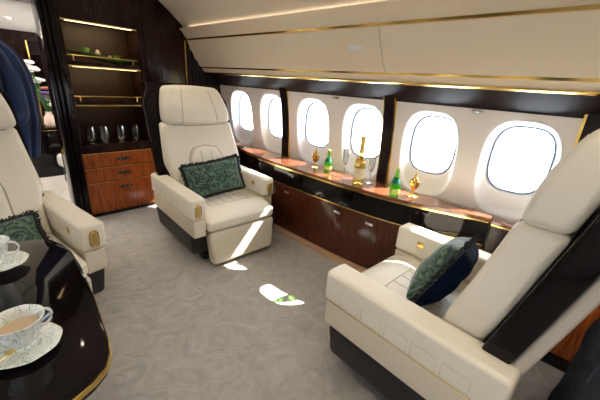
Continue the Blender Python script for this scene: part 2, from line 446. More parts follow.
g = L([(0,0),(.026,.002),(.034,.05),(.036,.062),(.031,.06),(.024,.012),(0,.01)], 16)
c1 = obj('green_cup', g, M['greencup']); tag(c1, 'small bright green cup at the left end of the green dish', 'cup', 'green cups on the leaf dish', (.955,3.80,dishz(.955)+.001))
c2 = c1.copy(); C.objects.link(c2); c2.location = (1.225,3.80,dishz(1.225)+.001); c2['label'] = 'small bright green cup at the right end of the green dish'
for x, lab, sc in ((1.055,'pale upright shell ornament standing in the green dish',1.3),(1.16,'pale round shell ornament lying in the green dish',.9)):
    s = obj('shell_ornament', L([(0,0),(.018,.004),(.026,.022),(.02,.045),(.01,.058),(0,.06)], 14, fn=lambda t, r, z: 1+.12*math.cos(6*t)), M['stone'])
    tag(s, lab, 'ornament', 'shell ornaments on the leaf dish', (x,3.80,dishz(x)-.002)); s.scale = (.9,.7,sc)
gl = [(0,0),(.022,.001),(.036,.02),(.044,.055),(.042,.1),(.034,.165),(.0325,.165),(.040,.1),(.042,.056),(.034,.024),(0,.012)]
names = ['leftmost of the four','second from the left of the four','third from the left of the four','rightmost of the four']
for k, x in enumerate((.872,.995,1.155,1.305)):
    if k == 0: g0 = obj('stemless_glass', L(gl, 24), M['clear']); g_ = g0
    else: g_ = g0.copy(); C.objects.link(g_)
    tag(g_, names[k]+' clear tulip glasses on the lowest cabinet shelf', 'glass', 'clear glasses on the cabinet deck', (x,3.76,.786))

# ------------------------------------------------------------------ sideboard under the windows
sb = thing('sideboard', 'long curved dark glossy sideboard with gold lines under the windows', 'sideboard', (2.2,1.5,0))
SB = Vector((2.2,1.5,0))
FR = [(3.0,2.20),(2.85,2.165),(2.6,2.125),(2.36,2.105),(1.965,2.095),(1.475,2.095),(1.09,2.112),(.80,2.165),(.55,2.245),(.36,2.30)]   # (y, x)
def fx(y):
    P_ = FR
    for i in range(len(P_)-1):
        if P_[i+1][0] <= y <= P_[i][0]:
            p0 = P_[max(i-1,0)]; p1 = P_[i]; p2 = P_[i+1]; p3 = P_[min(i+2,len(P_)-1)]
            t = (p1[0]-y)/(p1[0]-p2[0])
            return .5*((2*p1[1])+(-p0[1]+p2[1])*t+(2*p0[1]-5*p1[1]+4*p2[1]-p3[1])*t*t+(-p0[1]+3*p1[1]-3*p2[1]+p3[1])*t**3)
    return P_[-1][1] if y < P_[-1][0] else P_[0][1]
def strip(ya, yb, off0, off1, z0, z1, bev=0, n=14):
    """solid that follows the curved front; off: distance in front (-) or behind (+) the curve"""
    ys = [ya+(yb-ya)*k/n for k in range(n+1)]
    pts = [(fx(y)+off0-SB.x, y-SB.y) for y in ys]
    pts += [((fx(y)+off1 if off1 < 1 else off1)-SB.x, y-SB.y) for y in ys[::-1]]
    return prism(bmesh.new(), pts, z0, z1, bev)
obj('worktop', strip(.36,3.0,-.012,2.395,.722,.745,.003,40), M['ledge'], sb)
obj('carcass', strip(.40,2.98,.03,2.42,.06,.720,0,40), M['walnut'], sb)
obj('kick_plate', strip(.40,2.98,-.022,2.3,0.0,.058,.002,40), M['sunkick'], sb)
ed = [.362,.77,1.41,2.05,2.55,2.995]
for a, b in zip(ed, ed[1:]):
    obj('drawer_front', strip(a+.002,b-.002,0,.028,.548,.708,.002), M['darkgloss'], sb)
obj('edge_inlay', strip(.362,2.998,-.016,.02,.709,.7215,.001,40), M['gold'], sb)
obj('lower_inlay', strip(.362,2.998,-.006,.02,.536,.546,.001,40), M['gold'], sb)
for a, b in zip(ed, ed[1:]):
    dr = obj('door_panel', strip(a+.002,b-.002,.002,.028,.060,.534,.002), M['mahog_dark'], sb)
for y, z in ((1.46,.47),(1.14,.47),(2.10,.47)):  # small chrome plates added in place of sun spots on the doors
    bm = RB((fx(y)-.008-SB.x, y-.035-SB.y, z-.013), (fx(y)+.006-SB.x, y+.035-SB.y, z+.013), .006, (1,1,1), 2)
    obj('sun_spot_plate', bm, M['chrome'], sb)
# flush place-setting insets drawn in the worktop
for y in (.60,.98,1.62,2.3):
    x = fx(y)+.11; bm = bmesh.new()
    tube(bm, [(a-SB.x, b-SB.y, .7455) for a, b in ((x,y-.11),(x,y+.11),(x+.12,y+.11),(x+.12,y-.11),(x,y-.11))], .0018, 5)
    obj('inset_outline', bm, M['black'], sb)
# lower narrow ledges before and behind it
def narrow(y0, y1, x0, z, label):
    t = thing('side_ledge', label, 'ledge', (2.3,(y0+y1)/2,0)); yc = (y0+y1)/2
    obj('ledge_top', BX((x0-2.3,y0-yc,z-.022), (.115,y1-yc,z), .004), M['ledge'], t)
    obj('ledge_body', BX((x0+.012-2.3,y0+.002-yc,0), (.12,y1-.002-yc,z-.023), .003), M['walnut'], t)
    obj('ledge_inlay', BX((x0+.004-2.3,y0+.003-yc,z-.036), (x0+.012-2.3,y1-.003-yc,z-.024), .002), M['gold'], t)
narrow(3.004, 3.695, 2.27, .742, 'narrow wood-topped ledge between the front bulkhead and curved sideboard')
narrow(-.05, .356, 2.325, .72, 'narrow wood-topped ledge just beyond the rear end of the sideboard')
sb2 = thing('low_cabinet', 'orange-brown wood cabinet behind the near armchair at right', 'cabinet', (2.25,-.85,0))
obj('cabinet_body', BX((-.13,-.79,.10), (.16,.79,.52), .003), M['walnut'], sb2)
obj('plinth', BX((-.10,-.78,0), (.15,.78,.098), .002), M['black'], sb2)
for a, b in ((-.79,-.27),(-.265,.26),(.265,.79)):
    obj('door_panel', BX((-.152,a,.12), (-.131,b,.52), .003), M['mahog'], sb2)
    obj('drawer_front', BX((-.152,a,.53), (-.131,b,.70), .003), M['darkgloss'], sb2)
obj('cabinet_upper', BX((-.13,-.79,.521), (.16,.79,.705), .003), M['walnut'], sb2)
obj('worktop', BX((-.165,-.795,.707), (.165,.795,.73), .004), M['ledge'], sb2)

# ------------------------------------------------------------------ armchairs
def lerp(a, b, t): t = min(max(t, 0), 1); return a+(b-a)*t
def sm(a, b, t): t = min(max((t-a)/(b-a), 0), 1); return t*t*(3-2*t)
AZ = .642
def make_chair(label, loc, rz, yf, arm_l=.425, arm_r=.425, top=1.43, blg=.045, hw_=.336, ow=.466, shw=.385, shtop=0, sht=.068, hoff=.012):
    """local +y is the front; arm_r / arm_l are the arm ends on local +x / -x"""
    t = thing('armchair', label, 'armchair', loc, rz, 'cream leather armchairs')
    hz = top-.31
    obj('pedestal', RB((-.30,-.30,.0), (.30,.32,.13), .03, (2,2,1), 3), M['black'], t)
    def wb(x, y, z):
        s = lerp(.955, 1, (z-.12)/.2)*(ow-.018)/.448; return (x*s, y*lerp(.96,1,(z-.12)/.2), z+.10*sm(0,-.4,y)*sm(.3,.14,z)*0)
    obj('base', RB((-.448,-.40,.125), (.448,.395,.316), .028, (3,3,2), 3, wb), M['basedark'], t)
    for s in (-1, 1):
        af = arm_r if s > 0 else arm_l
        a, b = sorted((s*.335, s*(ow-.014)))
        sp = obj('side_panel', RB((a,-.40,.318), (b,af-.008,.466), .012, (2,6,3), 3), M['leather_low'], t)
        a, b = sorted((s*.330, s*ow))
        ar = obj('armrest', RB((a,-.40,.469), (b,af,AZ), .024, (2,8,3), 4), M['leather'], t)
        bm = bmesh.new(); tube(bm, [(s*(ow-.0125),-.38,.4675),(s*(ow-.0125),af-.02,.4675)], .0028, 6)
        obj('piping', bm, M['goldsoft'], ar)
        for k in range(5):                                # row of stitched pockets along the outer side
            y0 = -.29+k*.125
            bm = bmesh.new(); tube(bm, [(s*ow,y0,.482),(s*ow,y0,.555),(s*ow,y0+.105,.555),(s*ow,y0+.105,.482)], .0016, 5)
            obj('stitching', bm, M['stitch'], ar)
        ring = [(s*.398+.023*math.copysign(abs(math.cos(q))**.6, math.cos(q)), af+.001, .545+.052*math.copysign(abs(math.sin(q))**.6, math.sin(q))) for q in [2*PI*k/24 for k in range(25)]]
        bm = bmesh.new(); tube(bm, ring, .0055, 6, False)
        obj('latch_bezel', bm, M['gold'], ar)
        obj('latch', RB((s*.398-.015,af-.008,.503), (s*.398+.015,af+.003,.587), .006, (1,1,1), 2), M['goldsoft'], ar)
        bx0, bx1 = sorted((s*.3305, s*.3265))
        obj('control_badge', RB((bx0,af-.20,.55), (bx1,af-.155,.59), .0018, (1,1,1), 2), M['gold'], ar)
    def ws(x, y, z):
        up = sm(.40,.46,z)
        crown = .018*(1-(x/.33)**2)*(1-((y-.2)/.32)**2)
        drop = .022*sm(.36,.49,y)
        return (x, y, z+up*(crown-drop+.012*math.exp(-((y-.33)/.07)**2)))
    cu = obj('seat_cushion', RB((-.326,-.13,.338), (.326,.49,.462), .04, (10,14,2), 4, ws), M['leather'], t)
    for q in (-.13,-.043,.043,.13):
        bm = bmesh.new(); tube(bm, [ws(q, y, .462) for y in [.0+.27*k/10 for k in range(11)]], .0022, 5)
        obj('seam', bm, M['seam'], cu)
    bm = bmesh.new(); tube(bm, [ws(-.19, .05, .462)]+[ws(-.19+.38*k/10, .275, .462) for k in range(11)]+[ws(.19, .05, .462)], .0024, 5)
    obj('seam', bm, M['seam'], cu)
    def wf(x, y, z): return (x*lerp(.94,1,(z-.04)/.25)-.01, y+.02*(1-z/.33), z)
    obj('footrest', RB((-.322,.38,.035), (.322,.478,.332), .03, (4,2,6), 4, wf), M['leather_low'], t)
    obj('seat_frame', RB((-.328,-.34,.318), (.328,.378,.336), .006, (1,1,1), 2), M['basedark'], t)
    def hw(z): return lerp(.326,.36,(z-.64)/.10) if z < .8 else lerp(.36,.328,(z-.8)/.33)
    def pf(x, z): return yf(z)-.012+.012*math.exp(-((z-.66)/.16)**2)+.012*abs(x/.33)**4
    def wbk(x, y, z):
        u = x/.33
        fr = sm(-.10,-.01,y)
        return (u*hw(z), y+yf(z)+fr*(pf(x, z)-yf(z)), z)
    bk = obj('backrest', RB((-.33,-.158,.42), (.33,0,hz+.005), .035, (10,2,18), 4, wbk), M['leather'], t)
    def arch(z): return .165 if z < .75 else .165*math.sqrt(max(0, 1-((z-.75)/.15)**2))**.7
    bm = bmesh.new(); rows = []
    for z in [.47+.43*k/18 for k in range(19)]:
        w = max(arch(z), .004); row = []
        for k in range(25):
            u = -1+2*k/24; x = u*w; edge = (1-abs(u))*w; e2 = .90-z
            o = .020*min(1, edge/.02)**.5 if edge > 0 else -.008
            o = min(o, .020*min(1, max(e2, 0)/.02)**.5) if e2 > 0 else -.008
            row.append(bm.verts.new((x, pf(x, z)+o-.004, z)))
        rows.append(row)
    for a, b in zip(rows, rows[1:]):
        for k in range(24): bm.faces.new([a[k], a[k+1], b[k+1], b[k]])
    lp_ = obj('lumbar_pad', bm, M['leather'], bk)
    zs = [.47+.43*k/24 for k in range(25)]
    out = [(-arch(z)-.003, pf(arch(z), z)+.001, z) for z in zs]+[(arch(z)+.003, pf(arch(z), z)+.001, z) for z in zs[::-1]]
    bm = bmesh.new(); tube(bm, out, .0032, 6); obj('seam', bm, M['seam'], bk)
    for q in (-.05,.05):
        bm = bmesh.new(); tube(bm, [(q, pf(q, z)+.0165, z) for z in [.48+.38*k/8 for k in range(9)]], .002, 5); obj('seam', bm, M['seam'], bk)
    def wh(x, y, z):
        s = (z-hz)/.31; X = x*lerp(1,.80,s*s)
        fr = sm(-.10,0,y)
        bulge = blg*math.sin(PI*min(max(s*.85+.13,0),1))+hoff
        u2 = 1-(x/hw_)**2
        return (X, y+yf(z)+fr*bulge, z+.014*u2*sm(.6,1,s)-.016*u2*sm(.4,0,s))
    hd = obj('headrest', RB((-hw_,-.15,hz), (hw_,.0,top), .036, (12,2,10), 4, wh), M['leather'], t)
    for q in (-.17,.17):
        bm = bmesh.new(); tube(bm, [Vector(wh(q*(1-.1*(z-hz)/.31), .0005, z)) for z in [hz+.012+(top-hz-.04)*k/12 for k in range(13)]], .0026, 5)
        obj('seam', bm, M['seam'], hd)
    bm = bmesh.new(); tube(bm, [Vector(wh(-.27+.54*k/16, -.004, hz))+Vector((0,.004,.0)) for k in range(17)], .005, 6)
    obj('seam', bm, M['seam'], hd)
    def wsh(x, y, z):
        s = (z-.45)/(top-.47); tp = sm(.80,1.0,s)
        return (x*(1-.16*tp*tp), y+yf(z), z)
    obj('back_shell', RB((-shw,-.160-sht,.62), (shw,-.160,top-.01+shtop), .012, (4,2,16), 3, wsh), M['darkgloss'], t)
    obj('rear_panel', RB((-.372,-.207-sht,.60), (.372,-.162-sht,top-.04), .014, (4,2,16), 3, wsh), M['leather_shaded'], t)
    obj('back_support', RB((-.32,-.40,.32), (.32,-.16,.60), .02, (1,1,1), 3), M['leather_shaded'], t)
    return t
ya = lambda z: -.03-.385*(z-.45)
yb = lambda z: -.118-.255*(z-.668)
chA = make_chair('cream leather armchair facing back from beside the display cabinet', (1.51,2.46,0), rad(180-4), ya, .31, .475, 1.405, .04, .31, .452, .42, .035)
chB = make_chair('large cream leather armchair in the right foreground, seen from its side and back', (1.53,.33,0), rad(-4), yb, arm_r=.50, blg=.028, sht=.095, hoff=-.022)
chC = make_chair('cream leather armchair at the left edge, behind the dark table', (-.06,2.38,0), rad(180+8), ya, .43, .50)

# ------------------------------------------------------------------ cushions
def make_pillow(label, loc, rot, w, h, t_=.07, back=None):
    root = thing('throw_pillow', label, 'pillow', loc, 0, 'fringed velvet pillows'); root.rotation_euler = rot
    n = 18
    def pt(u, v, s):
        uu = u*(1-.06*(1-v*v)); vv = v*(1-.08*(1-u*u))
        th = t_*((1-u**4)*(1-v**4))**.55
        wr = .004*math.sin(9*u+3*v)+.003*math.sin(7*v-4*u)
        return (uu*w/2, s*(th+(wr if th > .01 else 0)), vv*h/2)
    for s, nm, m in ((1,'front_cover',M['velvet']), (-1,'back_cover',back or M['velvet'])):
        bm = bmesh.new(); g = [[bm.verts.new(pt(-1+2*i/n, -1+2*j/n, s)) for j in range(n+1)] for i in range(n+1)]
        for i in range(n):
            for j in range(n): bm.faces.new([g[i][j], g[i+1][j], g[i+1][j+1], g[i][j+1]])
        obj(nm, bm, m, root)
    bm = bmesh.new(); rnd = random.Random(3)
    for side in range(4):
        N = int(230*(w if side % 2 == 0 else h)/.46)
        for k in range(N):
            q = -1+2*k/(N-1)
            u, v = ((q,1),(1,q),(q,-1),(-1,q))[side]; p = Vector(pt(u, v, 0))
            d = Vector((u*(side % 2), 0, v*(1-side % 2)))+Vector((rnd.uniform(-.3,.3), rnd.uniform(-.7,.7), rnd.uniform(-.3,.3)))
            l = rnd.uniform(.016,.023)
            tube(bm, [p-d*.004, p+d*l*.6, p+d*l], [.0042,.0036,.002], 4, False)
    per = [pt(*q, 0) for q in [(-1+2*k/12,1) for k in range(13)]+[(1,1-2*k/12) for k in range(1,13)]+[(1-2*k/12,-1) for k in range(1,13)]+[(-1,-1+2*k/12) for k in range(1,13)]]
    tube(bm, per, .011, 8, False)
    obj('fringe', bm, M['fringe'], root)
    return root
make_pillow('green patterned velvet pillow with black fringe on the armchair beside the cabinet', (1.462,2.40,.655), Euler((rad(16),rad(6),rad(180-8)), 'XYZ'), .53, .30, .06)
make_pillow('green and navy fringed pillow propped in the right foreground armchair', (1.53,.37,.665), Euler((rad(24),rad(14),rad(6)), 'XYZ'), .46, .38, .09, M['navyv'])
make_pillow('dark green fringed pillow on the left armchair behind the teacups', (-.05,2.22,.565), Euler((rad(38),rad(4),rad(186)), 'XYZ'), .48, .22, .05)

# ------------------------------------------------------------------ dining table and tea things
TZ = .70
tb = thing('dining_table', 'glossy black-brown table with a gold edge at the lower left', 'table', (-.4,1.35,0))
outl = [(-.95,.775),(-.02,.785),(.05,.797),(.10,.818),(.14,.848),(.16,.885),(.172,.94),(.20,1.20),(.218,1.45),(.218,1.62),(.205,1.72),(.175,1.80),(.12,1.85),(.04,1.875),(-.95,1.885)]
def scl(p, k): cx, cy = -.4, 1.35; return [((x-cx)-(k if x > 0 else 0), (y-cy)*(1-k/.55)) for x, y in p]
obj('tabletop', prism(bmesh.new(), scl(outl, 0), TZ-.012, TZ, .003), M['darkgloss'], tb)
obj('gold_edge', prism(bmesh.new(), scl(outl, -.003), TZ-.032, TZ-.0125, .001), M['gold'], tb)
obj('table_apron', prism(bmesh.new(), scl(outl, .004), TZ-.055, TZ-.0325, .003), M['darkgloss'], tb)
obj('pedestal', RB((-.25,-.2,0), (.15,.2,TZ-.056), .03, (1,1,1), 3), M['walnut'], tb)
def teacup(label, x, y, rz):
    s = thing('teacup', label, 'teacup', (x,y,TZ+.0095), rz, 'porcelain teacups'); s.scale = (1.05,1.05,1.55)
    fl = lambda t, r, z: 1+(.012*math.cos(8*t) if z > .05 else 0)
    obj('bowl', L([(0,.002),(.022,0),(.026,.006),(.024,.012),(.036,.02),(.048,.038),(.054,.058),(.062,.068),(.060,.069),(.051,.058),(.045,.04),(.034,.024),(0,.018)], 40, fn=fl), M['china'], s)
    obj('tea', L([(0,.046),(.0468,.046),(.0465,.045),(0,.044)], 30), M['tea'], s)
    bm = bmesh.new(); tube(bm, [(.055+.027*math.cos(q),0,.042+.018*math.sin(q)) for q in [rad(125-k*19) for k in range(14)]], .0036, 8)
    obj('handle', bm, M['porcelain'], s)
    return s
def saucer(label, x, y):
    fl = lambda t, r, z: 1+(.012*math.cos(8*t) if r > .06 else 0)
    o = obj('saucer', L([(0,.003),(.03,.001),(.034,.0),(.036,.004),(.06,.010),(.088,.018),(.089,.020),(.06,.014),(.034,.009),(0,.0085)], 48, fn=fl), M['china'])
    return tag(o, label, 'saucer', 'porcelain saucers', (x,y,TZ+.0005))
saucer('green-patterned saucer under the nearest teacup', -.012, 1.055)
c_ = teacup('nearest porcelain teacup with milky tea, green sprigs on its side', -.016, 1.055, rad(20))
saucer('green-patterned saucer under the farther teacup at the left edge', -.015, 1.655)
teacup('farther porcelain teacup at the left edge of the black table', -.035, 1.66, rad(-10))
bm = bmesh.new()
tube(bm, [(0,-.065,.004),(0,-.02,.006),(0,.02,.003)], [.003,.002,.0022], 6)
lathe(bm, [(0,0),(.008,.001),(.012,.004),(.0115,.005),(0,.0025)], 14, (0,.035,0))
sp = obj('teaspoon', bm, M['gold']); tag(sp, 'gold teaspoon on the saucer of the nearest teacup', 'spoon', loc=(-.075,1.015,TZ+.021)); sp.rotation_euler = (0,0,rad(-50))

# ------------------------------------------------------------------ things on the sideboard
LZ = .7455
def goblet(label, x, y):
    t = thing('gold_goblet', label, 'goblet', (x,y,LZ), 0, 'gold goblets')
    obj('foot', L([(0,0),(.042,0),(.043,.004),(.03,.008),(.012,.012),(.007,.03),(.012,.04),(.006,.05),(0,.05)], 24), M['gold'], t)
    obj('bowl', L([(0,.049),(.01,.05),(.026,.07),(.036,.098),(.035,.115),(.038,.12),(.034,.12),(.031,.112),(.032,.1),(.022,.075),(0,.055)], 24, fn=lambda a, r, z: 1+.07*math.cos(10*a)), M['gold'], t)
    obj('lid', L([(0,.118),(.034,.119),(.030,.133),(.014,.147),(.008,.156),(.010,.164),(.005,.17),(.004,.195),(.001,.225),(0,.226)], 20, fn=lambda a, r, z: 1+.05*math.cos(10*a)), M['gold'], t)
goblet('gold lidded goblet at the far end of the sideboard by the green bottle', 2.285, 1.915)
goblet('gold lidded goblet beside the nearer green bottle on the sideboard', 2.275, .905)
def green(label, x, y, s=1):
    t = thing('green_bottle', label, 'bottle', (x,y,LZ), 0, 'green glass bottles')
    obj('glass_body', L([(0,.004),(.025,.0),(.034,.004),(.038,.03),(.040,.07),(.034,.11),(.022,.145),(.014,.17),(.012,.205),(.014,.21),(.012,.215),(0,.215)], 24), M['greenglass'], t)
    obj('bottle_cap', L([(0,.212),(.0145,.212),(.015,.226),(.012,.23),(0,.23)], 16), M['lab_yellow'], t)
    obj('neck_label', L([(.0352,.108),(.0282,.128),(.0225,.1452)], 24), M['lab_green'], t)
    obj('body_label', L([(.0385,.03),(.0400,.05),(.0404,.068)], 24), M['lab_yellow'], t)
    t.scale = (s,s,s)
green('small green glass bottle between the far goblet and the wine bottle', 2.255, 1.735, .93)
green('small green glass bottle beside the nearer gold goblet', 2.145, .995, 1.0)
t = thing('wine_bottle', 'tall clear bottle of golden wine with foil neck in the middle of the sideboard', 'bottle', (2.205,1.36,LZ))
obj('glass_body', L([(0,.012),(.03,.002),(.044,0),(.047,.006),(.047,.15),(.044,.185),(.032,.235),(.0195,.28),(.018,.30),(0,.302)], 28), M['wine'], t)
obj('foil_neck', L([(0,.262),(.0262,.262),(.0208,.283),(.0185,.31),(.0175,.36),(.0205,.365),(.0205,.385),(.016,.395),(0,.396)], 24), M['foil'], t)
obj('front_label', L([(.0476,.05),(.0476,.135)], 28), M['lab_cream'], t)
obj('shoulder_label', L([(.0455,.18),(.041,.203)], 28), M['foil'], t)
def flute(label, x, y):
    o = obj('champagne_flute', L([(0,0),(.034,0),(.034,.003),(.006,.008),(.004,.03),(.004,.09),(.014,.105),(.024,.14),(.028,.18),(.027,.245),(.0258,.245),(.0265,.18),(.022,.14),(.012,.112),(0,.105)], 20), M['clear'])
    tag(o, label, 'glass', 'clear champagne flutes', (x,y,LZ))
flute('clear champagne flute between the far green bottle and the wine bottle', 2.27, 1.555)
flute('clear champagne flute just behind the golden wine bottle', 2.33, 1.42)
flute('clear champagne flute on the near side of the golden wine bottle', 2.29, 1.30)

# ------------------------------------------------------------------ doorway: far room
struct('ceiling_far', BX((-1.5,3.79,1.985), (2.7,7.2,2.10), .002), M['whiteceil'], False)
struct('wall_far', BX((-1.5,6.9,-.02), (2.7,6.96,2.1), .002), M['walnut'], False)
bm = BX((-1.3,6.84,.03), (1.9,6.899,.09), .002); struct('baseboard_far', bm, M['gold'], False)
bm = BX((-.249,3.30,2.14), (.598,3.70,2.40), .004); struct('trim_soffit', bm, M['whiteceil'], False)
def downlight(label, x, y, z, e):
    t = thing('downlight', label, 'lamp', (x,y,z), 0, 'round ceiling downlights')
    obj('lamp_bezel', L([(.030,0),(.040,-.001),(.042,-.006),(.028,-.007),(.026,0)], 24), M['chrome'], t)
    obj('lamp_lens', L([(0,-.003),(.0255,-.003),(.0255,-.001),(0,-.001)], 20), M['lampwhite'], t)
    ld = bpy.data.lights.new('downlight_lamp', 'SPOT'); ld.energy = e; ld.spot_size = rad(110); ld.spot_blend = .8; ld.shadow_soft_size = .03; ld.color = (1,.9,.76)
    lo = bpy.data.objects.new('downlight_lamp', ld); C.objects.link(lo); lo.location = (x,y,z-.02)
downlight('round downlight in the lowered ceiling above the doorway', .285, 3.44, 2.139, 6)
downlight('round downlight in the white ceiling just beyond the doorway', .27, 3.98, 1.984, 6)
downlight('round downlight in the white ceiling farther beyond the doorway', .6, 5.2, 1.984, 8)
for k, (x, y) in enumerate(((.1,1.2),(1.1,1.2),(.1,-.4),(1.1,-.4),(1.1,2.9),(-.6,2.2))):
    downlight('round downlight in the beige cabin ceiling, outside the photo', x, y, 2.385, 9)
# credenza, flowers, screen and grey seat seen through the doorway
fc = thing('far_sideboard', 'dark sideboard with a gold-trimmed top seen through the doorway', 'sideboard', (1.0,5.85,0))
obj('cabinet_body', BX((-.5,-.28,.0), (.5,.3,.655), .004), M['darkgloss'], fc)
obj('worktop', BX((-.51,-.30,.666), (.51,.31,.70), .004), M['darkgloss'], fc)
obj('gold_trim', BX((-.505,-.295,.656), (.505,.30,.665), .002), M['gold'], fc)
scn = thing('mirror_panel', 'tall dark glossy panel with gold rim beyond the flowers in the doorway', 'panel', (.98,6.17,.7005))
obj('panel_glass', BX((-.14,-.012,0), (.3,.0,1.12), .004), M['darkgloss'], scn)
obj('panel_rim', BX((-.155,-.016,0), (-.14,.004,1.12), .002), M['gold'], scn)
fl = thing('flower_arrangement', 'white and purple flowers in a vase beyond the doorway', 'flowers', (.86,5.75,.7005))
obj('vase', L([(0,0),(.05,0),(.06,.03),(.05,.10),(.03,.15),(.035,.17),(.03,.17),(0,.14)], 20), M['stone'], fl)
rnd = random.Random(5); bs = bmesh.new(); bl = bmesh.new()
def blossom(x, y, z, r, m):
    bm = bmesh.new()
    for k in range(6):
        a = 2*PI*k/6+rnd.random(); d = Vector((math.cos(a), math.sin(a)*.7, .35)).normalized()
        bmesh.ops.create_uvsphere(bm, u_segments=8, v_segments=5, radius=r*.55, matrix=Matrix.Translation(Vector((x,y,z))+d*r*.6)@Matrix.Diagonal((1,.8,.55,1)))
    obj('blossom', bm, m, fl)
for k in range(17):
    w = k < 8; x = rnd.uniform(-.14,.0) if w else rnd.uniform(-.03,.15); z = rnd.uniform(.46,.72) if w else rnd.uniform(.2,.46); y = rnd.uniform(-.1,.1)
    m = M['petalw'] if w else (M['petalp'] if k < 13 else (M['petalr'] if k < 15 else M['petalw']))
    if w: x = -.05-.12*(z-.5)/.3+rnd.uniform(-.04,.04)
    blossom(x, y, z, rnd.uniform(.05,.075), m)
    tube(bs, [(0,0,.14),(x*.6,y*.6,z*.6),(x,y,z-.02)], .004, 5)
    for q in range(2):
        p = Vector((x*.8,y*.8,z*.75)); d = Vector((rnd.uniform(-1,1),rnd.uniform(-1,1),rnd.uniform(.1,.8)))*.08; s_ = d.cross(Vector((0,0,1))).normalized()*.018
        v = [bl.verts.new(a) for a in (p, p+d*.5+s_, p+d, p+d*.5-s_)]; bl.faces.new(v)
fl.scale = (1.25,1.25,1.15)
obj('stems', bs, M['leaf'], fl); obj('leaves', bl, M['leaf'], fl, False)
bm = bmesh.new(); lathe(bm, [(.07,0),(.0,.34)], 4); lathe(bm, [(.066,0),(.0,.325)], 4)
o = obj('folded_napkin', bm, M['petalw'], None, False); tag(o, 'white pointed folded napkin beside the flowers beyond the doorway', 'napkin', loc=(1.12,5.72,.7005))
gs = thing('grey_seat', 'grey upholstered seat partly hidden behind the doorway jamb', 'chair', (1.12,4.85,0), rad(8))
obj('seat_back', RB((-.32,-.08,.25), (.32,.06,.72), .05, (4,2,5), 4, lambda x, y, z: (x, y-.15*(z-.25), z)), M['greyseat'], gs)
obj('seat_cushion', RB((-.30,.0,.22), (.30,.45,.40), .05, (4,4,2), 4), M['greyseat'], gs)
obj('seat_base', RB((-.26,-.04,.0), (.26,.40,.24), .02, (1,1,1), 2), M['black'], gs)

# ------------------------------------------------------------------ person in navy
def skin_mesh(name, V, E, Rr, m, parent, sub=2, root=0):
    me = bpy.data.meshes.new(name); me.from_pydata([tuple(v) for v in V], E, []); o = bpy.data.objects.new(name, me); C.objects.link(o)
    md = o.modifiers.new('s', 'SKIN'); md.use_smooth_shade = True
    for i, r in enumerate(Rr):
        sv = me.skin_vertices[0].data[i]; sv.radius = r if isinstance(r, tuple) else (r, r); sv.use_root = (i == root)
    sb_ = o.modifiers.new('u', 'SUBSURF'); sb_.levels = sub; sb_.render_levels = sub
    me.materials.append(m)
    if parent: o.parent = parent
    return o
pr = thing('person', 'person in a navy suit standing in the doorway, head out of frame, arm bent', 'person', (.01,3.30,0), 0)
V = [(0,0,1.02),(0,0,1.25),(0,.01,1.5),(0,0,1.68),(0,0,1.76),(0,.01,1.84),(0,.02,1.95),(0,.01,2.02),
     (.18,0,1.60),(.235,-.01,1.36),(.25,-.05,1.10),(.21,-.18,1.09),(.17,-.26,1.11),
     (-.20,0,1.63),(-.27,.0,1.36),(-.27,.03,1.12),(-.26,.06,.90),(-.26,.07,.84),
     (.10,0,.95),(.11,0,.55),(.11,.02,.12),(.11,.14,.05),(-.10,0,.95),(-.11,0,.55),(-.11,.02,.12),(-.11,.14,.05)]
E_ = [(0,1),(1,2),(2,3),(3,4),(4,5),(5,6),(6,7),(3,8),(8,9),(9,10),(10,11),(11,12),(3,13),(13,14),(14,15),(15,16),(16,17),(0,18),(18,19),(19,20),(20,21),(0,22),(22,23),(23,24),(24,25)]
Rr = [(.15,.11),(.14,.10),(.16,.11),(.10,.08),(.055,.055),(.08,.09),(.095,.11),(.06,.07),.06,.048,.042,.03,.028,.06,.048,.042,.03,.028,.09,.06,.04,.035,.09,.06,.04,.035]
skin_mesh('body', V, E_, Rr, M['skin'], pr)
# fingers of the bent hand, resting at the hip
for k, (dz, ln) in enumerate(((.024,.07),(.008,.08),(-.008,.075),(-.024,.06))):
    b0 = Vector((.165,-.27,1.11+dz)); skin_mesh('finger', [b0, b0+Vector((-ln*.45,-.012,0)), b0+Vector((-ln*.8,.002,-.004)), b0+Vector((-ln,.02,-.006))], [(0,1),(1,2),(2,3)], [.0105,.0095,.009,.008], M['skin'], pr, 1)
b0 = Vector((.175,-.26,1.13)); skin_mesh('thumb', [b0, b0+Vector((-.015,-.02,.03)), b0+Vector((-.035,-.022,.045))], [(0,1),(1,2)], [.012,.011,.009], M['skin'], pr, 1)
bm = bmesh.new(); rings = []
for z, hx, hy in ((.80,.27,.15),(.90,.29,.16),(1.0,.31,.16),(1.10,.33,.155),(1.22,.335,.15),(1.34,.335,.15),(1.44,.325,.145),(1.53,.30,.14),(1.60,.26,.125),(1.65,.20,.11),(1.685,.15,.09),(1.71,.10,.08)):
    rings.append([bm.verts.new((.095+hx*math.cos(a)*(1+.018*math.cos(17*a+2*z)+.012*math.cos(29*a)), hy*math.sin(a)*(1+.10*math.cos(17*a+2*z)+.05*math.cos(29*a-3*z)), z)) for a in [2*PI*k/120 for k in range(120)]])
for a, b in zip(rings, rings[1:]):
    for k in range(120): bm.faces.new([a[k], a[(k+1)%120], b[(k+1)%120], b[k]])
bm.faces.new(rings[0][::-1]); bm.faces.new(rings[-1])
obj('suit_jacket', bm, M['navy'], pr)
skin_mesh('sleeve', [(.24,-.02,1.58),(.28,-.07,1.36),(.29,-.12,1.12),(.235,-.20,1.10)], [(0,1),(1,2),(2,3)], [.085,.08,.07,.05], M['navy'], pr)
skin_mesh('sleeve', [(-.17,0,1.60),(-.24,.0,1.36),(-.25,.03,1.12),(-.25,.06,.92)], [(0,1),(1,2),(2,3)], [.088,.078,.068,.052], M['navy'], pr)
